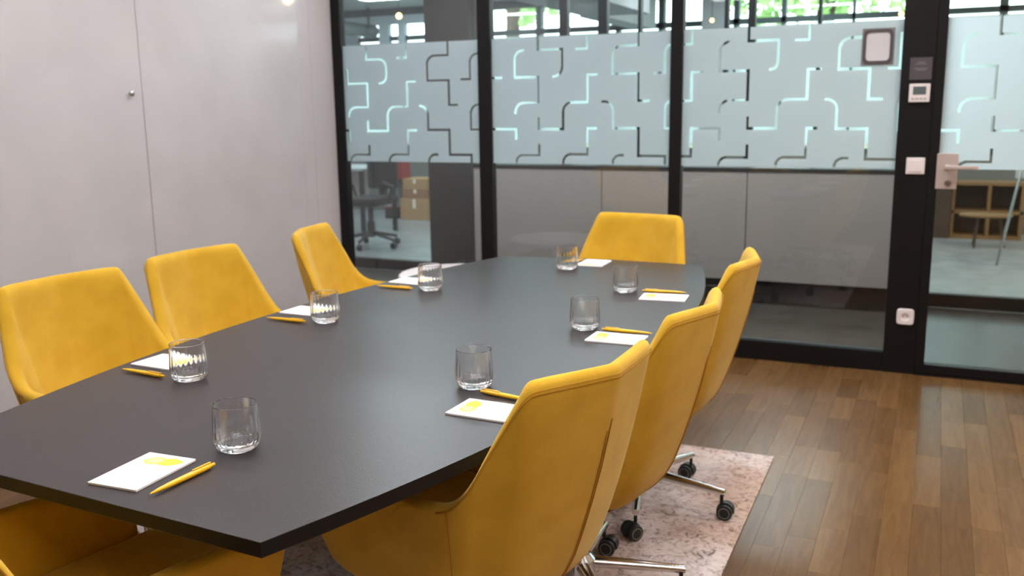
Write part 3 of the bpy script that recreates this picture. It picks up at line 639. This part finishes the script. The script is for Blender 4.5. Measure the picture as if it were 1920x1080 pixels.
def shell_mesh():
    TS = []
    n = 44
    for k in range(-n, n+1): TS.append(11*k/n)
    OV = [0, .03, .075, .118, .2, .336, .5, .66, .82, .93, .985]
    IV = [.985, .93, .82, .66, .5, .336, .2]
    bm = bmesh.new(); rows = []
    for idx, t in enumerate(TS):
        r, q = st(t)
        e = abs(t)/11.0
        # inward direction in plan
        d = 1.6
        p0, p1 = outer(max(t-d, -11), 1.0), outer(min(t+d, 11), 1.0)
        tg = Vector((p1.x-p0.x, p1.y-p0.y, 0)); tg.normalize()
        inn = Vector((-tg.y, tg.x, 0))
        c = Vector((-0.05, 0, 0))
        if inn.dot(c-Vector((r[1], r[0], 0))) < 0: inn = -inn
        th = 0.036 if e < 0.97 else 0.036*max(0.25, 1-((e-0.97)/0.03)**2*0.75)
        col = [outer(t, v) for v in OV]
        top = outer(t, 1.0)+inn*th*0.5; top.z += 0.008
        col.append(top)
        for v in IV:
            p = outer(t, v)+inn*th*(1.0+0.5*(1-v)); 
            col.append(p)
        rows.append([bm.verts.new(p) for p in col])
    for a, b_ in zip(rows, rows[1:]):
        for k in range(len(a)-1): bm.faces.new((a[k], a[k+1], b_[k+1], b_[k]))
    for row in (rows[0], rows[-1]):
        m_ = len(OV); nn = len(row)
        # close the arm front between outer and inner skins
        for k in range(0, len(IV)-1):
            lo = m_-1-k; hi = m_+1+k
            if lo-1 < 0: break
            bm.faces.new((row[lo], row[lo-1], row[hi+1], row[hi]))
        bm.faces.new((row[m_-1], row[m_], row[m_+1]))
    bm.faces.new([r[0] for r in rows])
    me = mesh_from_bm(bm, 'shell', True)
    return me
def cushion_mesh():
    bm = bmesh.new()
    outl = []
    for k in range(-14, 15):
        t = k/14*10.6
        p = outer(t, 0.5); c = Vector((0, 0, 0)); 
        x = p.x*0.80-0.035; y = p.y*0.83
        outl.append((x, y))
    outl += [(-0.335, y) for y in (0.20, 0.10, 0.0, -0.10, -0.20)]
    rings = []
    for z, k in ((0.345, 0.86), (0.375, 0.985), (0.44, 1.0), (0.468, 0.97), (0.478, 0.86), (0.482, 0.5)):
        rings.append([bm.verts.new((x*k-(1-k)*0.03, y*k, z)) for x, y in outl])
    n = len(outl)
    for a, b_ in zip(rings, rings[1:]):
        for k in range(n): bm.faces.new((a[k], a[(k+1) % n], b_[(k+1) % n], b_[k]))
    bm.faces.new(rings[0][::-1]); bm.faces.new(rings[-1])
    return mesh_from_bm(bm, 'seat_cushion', True)
def seam_mesh(paths, r=0.0013):
    bm = bmesh.new()
    for p in paths: bm_tube(bm, p, r, 6)
    return mesh_from_bm(bm, 'seam', True)
def off(t, v, k=0.0006):
    p = outer(t, v); d = Vector((p.x+0.05, p.y, 0)); d.normalize(); return p+d*k
LEG_R = 0.285
def make_chair():
    root = empty('swivel_chair')
    sh = link('shell', shell_mesh(), 'yellow_fabric', root)
    md = sh.modifiers.new('smooth', 'SUBSURF'); md.levels = 1; md.render_levels = 1
    cu = link('seat_cushion', cushion_mesh(), 'yellow_fabric', root)
    md = cu.modifiers.new('smooth', 'SUBSURF'); md.levels = 1; md.render_levels = 2
    vs = [0.80-0.76*k/16 for k in range(17)]
    link('back_seam', seam_mesh([[off(0.06, v, 0.0008) for v in vs], [off(-0.06, v, 0.0008) for v in vs[1:]]]), 'seam_fabric', root)
    for s in (-1, 1):
        link('arm_seam', seam_mesh([[off(s*(6.9-0.9*(1-v)), v) for v in [0.96-0.9*k/14 for k in range(15)]]], 0.001), 'seam_fabric', root)
    ts = [-7.2+14.4*k/80 for k in range(81)]
    link('edge_seam', seam_mesh([[off(t, 0.972) for t in ts], [off(t, 0.958) for t in ts]], 0.0007), 'seam_fabric', root)
    lathe('under_plate', [(0.02, ZB-0.03), (0.13, ZB-0.03), (0.13, ZB+0.002)], 'black_plastic', root, 24)
    lathe('column', [(0.030, 0.10), (0.030, 0.20), (0.022, 0.205), (0.022, ZB-0.031)], 'chrome', root, 20)
    lathe('hub', [(0.030, 0.078), (0.048, 0.085), (0.048, 0.125), (0.034, 0.140)], 'chrome', root, 24)
    # one leg, one caster, five times
    bm = bmesh.new(); n = 12; rings = []
    for k in range(7):
        f = k/6; x = 0.030+(LEG_R-0.020)*f; w = 0.021-0.009*f; h = 0.017-0.006*f; z = 0.113-0.024*f
        rings.append([bm.verts.new((x, w*math.cos(2*math.pi*j/n), z+h*math.sin(2*math.pi*j/n))) for j in range(n)])
    for a, b_ in zip(rings, rings[1:]):
        for j in range(n): bm.faces.new((a[j], a[(j+1) % n], b_[(j+1) % n], b_[j]))
    bm.faces.new(rings[0][::-1]); bm.faces.new(rings[-1])
    leg_me = mesh_from_bm(bm, 'leg', True); leg_me.set_sharp_from_angle(angle=math.radians(45))
    bm = bmesh.new(); bm_lathe(bm, [(0.006, 0.040), (0.006, 0.086)], 12)
    # hood over the two wheels
    hp_ = []
    for k in range(13):
        a = math.radians(-10+200*k/12); hp_.append((0.014+0.029*math.cos(a), 0.027+0.029*math.sin(a)))
    L_ = [bm.verts.new((x, -0.010, z)) for x, z in hp_]; R_ = [bm.verts.new((x, 0.010, z)) for x, z in hp_]
    for k in range(12): bm.faces.new((L_[k], L_[k+1], R_[k+1], R_[k]))
    bm.faces.new(L_); bm.faces.new(R_[::-1])
    cas_me = mesh_from_bm(bm, 'caster')
    bm = bmesh.new(); bm_lathe(bm, [(0.006, -0.0085), (0.020, -0.0090), (0.0255, -0.0065), (0.0265, 0.0), (0.0255, 0.0065), (0.020, 0.0090), (0.006, 0.0085)], 24, 'Y')
    wh_me = mesh_from_bm(bm, 'wheel', True); wh_me.set_sharp_from_angle(angle=math.radians(50))
    bm = bmesh.new(); bm_lathe(bm, [(0.0185, 0.0088), (0.0185, 0.0098), (0.0165, 0.0098), (0.0165, 0.0088)], 24, 'Y', cap0=False, cap1=False)
    ring_me = mesh_from_bm(bm, 'wheel_ring', True)
    return root, leg_me, cas_me, wh_me, ring_me
def add_base(root, parts, rot, rnd):
    _, leg_me, cas_me, wh_me, ring_me = parts
    for k in range(5):
        a = rot+2*math.pi*k/5
        link('leg', leg_me, 'chrome', root, rotz=a)
        c = link('caster', cas_me, 'black_plastic', root, ((LEG_R)*math.cos(a), (LEG_R)*math.sin(a), 0), rnd.uniform(0, 6.28))
        for s in (-1, 1):
            w = link('wheel', wh_me, 'black_plastic', c, (0.014, s*0.0205, 0.0265))
            w = link('wheel_ring', ring_me, 'grey_plastic', c, (0.014, s*0.0205, 0.0265), 0 if s > 0 else math.pi)
chair_parts = make_chair()
proto = chair_parts[0]
CHAIRS = [
 # x, y, direction of the back (deg), base rotation (deg, world), label
 (-0.880, 1.722, -15.5, 12, 'yellow swivel chair nearest the camera right of the table, seen from behind'),
 (-0.836, 2.262, -4.0, 22, 'yellow swivel chair in the middle of the row right of the table'),
 (-0.862, 2.960, 2.5, -5, 'yellow swivel chair right of the table, farthest of its row, near the black post'),
 (-1.217, 3.655, 83.4, 40, 'yellow swivel chair at the far end of the table before the glass wall'),
 (-2.020, 1.893, 174.0, 10, 'yellow swivel chair left of the table, cut off by the left picture edge'),
 (-2.011, 2.428, 173.9, 30, 'yellow swivel chair in the middle of the row along the white wall panels'),
 (-1.996, 3.190, 196.8, 15, 'yellow swivel chair left of the table, farthest of its row, beside the side table'),
 (-1.360, 1.085, -98.0, 20, 'yellow swivel chair tucked under the near end of the table, back out of view'),
]
rnd = random.Random(3)
for i, (x, y, a, br, lab) in enumerate(CHAIRS):
    c = proto if i == 0 else copy_tree(proto)
    if i == 0: todo = []
    c.location = (x, y, RUGZ); c.rotation_euler = (0, 0, math.radians(a))
    tag(c, lab, 'chair', 'yellow chairs around the table')
    todo.append((c, math.radians(br-a)))
for c, r in todo: add_base(c, chair_parts, r, rnd)

# ---- white round side table in the far left corner
stb = empty('side_table', (-2.27, 4.31, 0)); tag(stb, 'white round side table behind the far left chair, by the glass', 'side table')
lathe('top', [(0.30, 0.475), (0.312, 0.480), (0.312, 0.494), (0.306, 0.50)], 'white_plastic', stb, 48)
lathe('stem', [(0.03, 0.012), (0.022, 0.06), (0.022, 0.475)], 'white_plastic', stb, 20)
lathe('base', [(0.19, 0.0), (0.19, 0.008), (0.03, 0.014)], 'white_plastic', stb, 40)

# ---- drinking glasses
def glass_mesh():
    bm = bmesh.new(); n = 96
    outp = [(0.0285, 0.0), (0.0325, 0.0012), (0.0375, 0.0055), (0.0415, 0.0125), (0.0434, 0.021), (0.0438, 0.030), (0.0432, 0.045), (0.0420, 0.060), (0.0410, 0.075), (0.0404, 0.0865)]
    inp = [(0.0394+0.0010*math.cos(math.pi*k/6), 0.0875+0.0010*math.sin(math.pi*k/6)) for k in range(7)]+[(0.0384, 0.0865), (0.0390, 0.075), (0.0399, 0.060), (0.0410, 0.045), (0.0413, 0.030), (0.0404, 0.022), (0.0372, 0.0155), (0.030, 0.0122), (0.016, 0.0112)]
    prof = outp+inp
    def mod(i, a):
        r, h = prof[i]
        if i >= len(outp) and 0.011 < h < 0.074:
            k = min(1, (0.074-h)/0.03)*min(1, (h-0.011)/0.006)
            return 1-0.032*k*(0.5+0.5*math.cos(22*a))
        if i < len(outp) and 0.003 < h < 0.03: return 1-0.006*(0.5+0.5*math.cos(22*a))
        return 1.0
    bm_lathe(bm, prof, n, mod=mod)
    return mesh_from_bm(bm, 'drinking_glass', True)
gme = glass_mesh()
GL = [((-1.159, 1.300), 'clear ribbed drinking glass at the near end of the table, nearest of all'),
      ((-1.576, 1.622), 'clear ribbed drinking glass at the nearest notepad of the left row'),
      ((-1.629, 2.243), 'clear ribbed drinking glass at the middle notepad of the left row'),
      ((-1.574, 2.783), 'clear ribbed drinking glass at the farthest notepad of the left row'),
      ((-0.922, 1.819), 'clear ribbed drinking glass in the middle of the table beside the nearest right-hand notepad'),
      ((-0.880, 2.436), 'clear ribbed drinking glass at the middle notepad of the right row'),
      ((-0.934, 2.989), 'clear ribbed drinking glass at the farthest notepad of the right row'),
      ((-1.282, 3.345), 'clear ribbed drinking glass in front of the far chair, left of its notepad')]
for k, ((x, y), lab) in enumerate(GL):
    o = link('drinking_glass', gme, 'clear_glass', None, (x, y, TOPZ+0.0003), k*0.7)
    tag(o, lab, 'glass', 'drinking glasses on the table')

# ---- notepads: local +Y towards the lemon print
def lemon_shape(name, cx, cy, rx_, ry_, tip, mat, parent, rot, z):
    bm = bmesh.new(); n = 36; R = []
    for zz in (z, z+0.0003):
        ring = []
        for k in range(n):
            a = 2*math.pi*k/n
            r = 1+tip*max(0, math.cos(a))**14+tip*0.6*max(0, -math.cos(a))**14
            x, y = rx_*r*math.cos(a), ry_*r*math.sin(a)
            ring.append(bm.verts.new((cx+x*math.cos(rot)-y*math.sin(rot), cy+x*math.sin(rot)+y*math.cos(rot), zz)))
        R.append(ring)
    for k in range(n): bm.faces.new((R[0][k], R[0][(k+1) % n], R[1][(k+1) % n], R[1][k]))
    bm.faces.new(R[1]); bm.faces.new(R[0][::-1])
    return link(name, mesh_from_bm(bm, name), mat, parent)
pad0 = empty('notepad')
box('pages', -0.0525, 0.0525, -0.074, 0.074, 0.0, 0.0032, 'paper', pad0, bev=0.0003, seg=1)
box('cover', -0.0527, 0.0527, -0.0742, 0.0742, 0.0033, 0.0038, 'paper', pad0)
lemon_shape('printed_shadow', -0.006, 0.040, 0.036, 0.0155, 0, 'lemon_shade', pad0, 0.1, 0.00365)
lemon_shape('printed_lemon', 0.017, 0.045, 0.0215, 0.0165, 0.22, 'lemon_yellow', pad0, 0.25, 0.00375)
sl = lemon_shape('printed_slice', -0.012, 0.043, 0.0205, 0.0160, 0, 'lemon_yellow', pad0, 0.2, 0.00385)
lemon_shape('printed_flesh', -0.012, 0.043, 0.0165, 0.0122, 0, 'lemon_pale', pad0, 0.2, 0.00395)
for yy, w in ((0.004, 0.013), (-0.002, 0.019)): box('print_line', -w, w, yy-0.0010, yy+0.0010, 0.0038, 0.0040, 'print_grey', pad0)
PADS = [((-1.235, 1.1435), 3, 'white notepad with a lemon print at the near end of the table'),
        ((-1.728, 1.712), -90-2, 'white notepad with a lemon print, nearest of the left row, partly behind a glass'),
        ((-1.758, 2.335), -90-2, 'white notepad with a lemon print, middle of the left row'),
        ((-1.705, 2.893), -90-4, 'white notepad with a lemon print, farthest of the left row, by the white side table'),
        ((-0.815, 1.670), 90-2, 'white notepad with a lemon print half hidden by the nearest right-hand chair'),
        ((-0.757, 2.348), 90+1, 'white notepad with a lemon print, middle of the right row'),
        ((-0.783, 2.925), 90+6, 'white notepad with a lemon print, farthest of the right row'),
        ((-1.222, 3.488), 180+3, 'white notepad with a lemon print at the far end of the table')]
for k, ((x, y), a, lab) in enumerate(PADS):
    c = pad0 if k == 0 else copy_tree(pad0)
    c.location = (x, y, TOPZ+0.0003); c.rotation_euler = (0, 0, math.radians(a))
    tag(c, lab, 'notepad', 'notepads on the table')

# ---- pens: local +X towards the push button
pen0 = empty('ballpoint_pen')
lathe('barrel', [(0.0008, -0.072), (0.0016, -0.069), (0.0034, -0.055), (0.0046, -0.030), (0.0052, 0.0), (0.0053, 0.045), (0.0046, 0.062)], 'pen_yellow', pen0, 20, 'X', (0, 0, 0.0053))
lathe('push_button', [(0.0030, 0.0615), (0.0032, 0.072), (0.0024, 0.0735)], 'pen_yellow', pen0, 16, 'X', (0, 0, 0.0053))
bm = bmesh.new(); bm_box(bm, 0.022, 0.064, -0.0018, 0.0018, 0.0112, 0.0126, 0.0004, 1); bm_box(bm, 0.058, 0.063, -0.0018, 0.0018, 0.0095, 0.0115)
link('clip', mesh_from_bm(bm, 'clip'), 'pen_yellow', pen0)
PENS = [((-1.143, 1.060), (-1.136, 1.218), 'yellow ballpoint pen beside the notepad at the near end of the table'),
        ((-1.782, 1.614), (-1.636, 1.603), 'yellow ballpoint pen at the nearest notepad of the left row'),
        ((-1.813, 2.203), (-1.675, 2.202), 'yellow ballpoint pen at the middle notepad of the left row'),
        ((-1.772, 2.760), (-1.638, 2.758), 'yellow ballpoint pen at the farthest notepad of the left row'),
        ((-0.740, 1.752), (-0.888, 1.778), 'yellow ballpoint pen partly hidden by the nearest right-hand chair'),
        ((-0.677, 2.424), (-0.827, 2.426), 'yellow ballpoint pen at the middle notepad of the right row'),
        ((-0.731, 3.013), (-0.876, 2.998), 'yellow ballpoint pen at the farthest notepad of the right row'),
        ((-1.286, 3.545), (-1.318, 3.402), 'yellow ballpoint pen behind the glass at the far end of the table')]
for k, (tip, but, lab) in enumerate(PENS):
    c = pen0 if k == 0 else copy_tree(pen0)
    c.location = ((tip[0]+but[0])/2, (tip[1]+but[1])/2, TOPZ+0.0003)
    c.rotation_euler = (0, 0, math.atan2(but[1]-tip[1], but[0]-tip[0]))
    tag(c, lab, 'pen', 'yellow pens on the table')

# ================================================================== OFFICE THINGS SEEN THROUGH THE GLASS
oc = empty('office_chair', (-5.10, 7.86, 0)); tag(oc, 'dark office chair on casters in the room across the corridor', 'chair')
for k in range(5):
    a = math.radians(-10+72*k)
    tube('leg', [(0.03*math.cos(a), 0.03*math.sin(a), 0.14), (0.29*math.cos(a), 0.29*math.sin(a), 0.085)], 0.020, 'black_plastic', oc, 8, 0.013)
    bm = bmesh.new(); bm_lathe(bm, [(0.01, -0.022), (0.03, -0.02), (0.03, 0.02), (0.01, 0.022)], 16, 'Y', (0.29, 0, 0.03)); bm_lathe(bm, [(0.007, 0.03), (0.007, 0.085)], 8, off=(0.285, 0, 0))
    link('caster', mesh_from_bm(bm, 'caster'), 'black_plastic', oc, rotz=a)
lathe('column', [(0.04, 0.10), (0.04, 0.25), (0.028, 0.26), (0.028, 0.42)], 'black_plastic', oc, 16)
box('seat', -0.19, 0.19, -0.22, 0.24, 0.42, 0.50, 'charcoal_fabric', oc, bev=0.03)
box('backrest', -0.17, 0.17, 0.22, 0.28, 0.56, 1.12, 'charcoal_fabric', oc, bev=0.025)
box('back_support', -0.03, 0.03, 0.22, 0.29, 0.40, 0.60, 'black_plastic', oc)
for s in (-1, 1): tube('armrest', [(s*0.18, 0.05, 0.46), (s*0.23, 0.05, 0.60), (s*0.23, -0.15, 0.66)], 0.018, 'black_plastic', oc)
def carton(x0, x1, y0, y1, z0, z1, mat, label, name='cardboard_box', cat='box'):
    t = empty(name, ((x0+x1)/2, (y0+y1)/2, z0)); hx, hy, h = (x1-x0)/2, (y1-y0)/2, z1-z0
    box('body', -hx, hx, -hy, hy, 0, h-0.004, mat, t, bev=0.004)
    for s in (-1, 1): box('flap', -hx, hx, 0.002 if s > 0 else -hy, hy if s > 0 else -0.002, h-0.0038, h, mat, t)
    box('tape', -0.02, 0.02, -hy-0.001, -hy+0.002, h*0.55, h-0.005, 'lemon_shade', t)
    tag(t, label, cat); return t
carton(-6.02, -5.62, 9.95, 10.35, 0.0, 0.26, 'cardboard', 'tan cardboard box at the bottom of the stack in the office')
carton(-6.00, -5.64, 9.98, 10.33, 0.261, 0.375, 'cardboard_dark', 'brown flat cardboard box in the middle of the stack')
carton(-5.99, -5.66, 9.98, 10.33, 0.376, 0.50, 'cardboard', 'tan cardboard box on top of the stack')
gc = empty('storage_crate', (-6.17, 10.1, 0)); tag(gc, 'grey storage crates with a red rim beside the cardboard boxes', 'crate')
box('crate', -0.09, 0.09, -0.12, 0.12, 0.0, 0.13, 'charcoal_fabric', gc, bev=0.006)
box('crate', -0.09, 0.09, -0.12, 0.12, 0.15, 0.32, 'grey_crate', gc, bev=0.006)
box('rim', -0.095, 0.095, -0.125, 0.125, 0.13, 0.15, 'red_plastic', gc)
box('crate', -0.09, 0.09, -0.12, 0.12, 0.321, 0.47, 'grey_crate', gc, bev=0.006)
box('lid', -0.095, 0.095, -0.125, 0.125, 0.471, 0.485, 'frame_grey', gc)
rb = empty('red_box', (-6.10, 10.1, 0.486)); tag(rb, 'dark red box standing on the grey crates', 'box')
box('body', -0.10, 0.10, -0.10, 0.10, 0.0, 0.24, 'red_plastic', rb, bev=0.006)
box('lid', -0.104, 0.104, -0.104, 0.104, 0.24, 0.26, 'red_plastic', rb)
ds = empty('office_desk', (-5.85, 8.75, 0)); tag(ds, 'grey office desk with a side panel behind the dark chair', 'desk')
box('top', -0.75, 0.35, -0.40, 0.30, 0.71, 0.735, 'grey_crate', ds)
box('side_panel', -0.05, -0.02, -0.40, 0.28, 0.30, 0.709, 'cabinet_greige', ds)
for x in (-0.72, 0.32):
    for y in (-0.37, 0.27): box('leg', x-0.02, x+0.02, y-0.02, y+0.02, 0.0, 0.709, 'black_plastic', ds)
sb = empty('sideboard', (0.46, 10.45, 0)); tag(sb, 'low wooden sideboard with dark open shelves at the back of the office', 'sideboard')
for z in (0.0, 0.25, 0.53): box('shelf', -0.30, 0.34, -0.16, 0.16, z, z+0.03, 'walnut', sb)
for x in (-0.30, 0.02, 0.31): box('divider', x, x+0.03, -0.16, 0.16, 0.03, 0.53, 'walnut', sb)
box('back', -0.27, 0.31, 0.13, 0.155, 0.03, 0.53, 'dark_wood', sb)
tag(box('dark_cabinet', 0.0, 0.155, 10.25, 10.6, 0.0, 0.62, 'dark_wood', bev=0.004), 'dark narrow cabinet left of the wooden sideboard', 'cabinet')
ct = empty('oval_table', (0.45, 9.75, 0)); tag(ct, 'low oval wooden table in front of the sideboard', 'table')
bm = bmesh.new(); bm_lathe(bm, [(0.215, 0.285), (0.225, 0.292), (0.225, 0.305), (0.218, 0.31)], 40)
for v in bm.verts: v.co.y *= 0.7
link('top', mesh_from_bm(bm, 'top'), 'walnut', ct)
for k in range(3):
    a = 2*math.pi*k/3; tube('leg', [(0.12*math.cos(a), 0.08*math.sin(a), 0.285), (0.17*math.cos(a), 0.12*math.sin(a), 0.0)], 0.012, 'dark_wood', ct)
es = empty('flipchart_easel', (0.80, 8.75, 0)); tag(es, 'flipchart easel with slim metal legs and white paper at the right edge', 'easel')
tube('leg', [(-0.29, -0.10, 0.0), (-0.12, 0.0, 1.05)], 0.012, 'chrome', es)
tube('leg', [(0.45, -0.10, 0.0), (0.28, 0.0, 1.05)], 0.012, 'chrome', es)
tube('leg', [(0.08, 0.55, 0.0), (0.08, 0.04, 1.30)], 0.012, 'chrome', es)
box('board', -0.20, 0.36, 0.0, 0.03, 0.72, 1.72, 'white_plastic', es)
box('paper', -0.18, 0.34, -0.010, -0.001, 0.74, 1.68, 'paper', es)
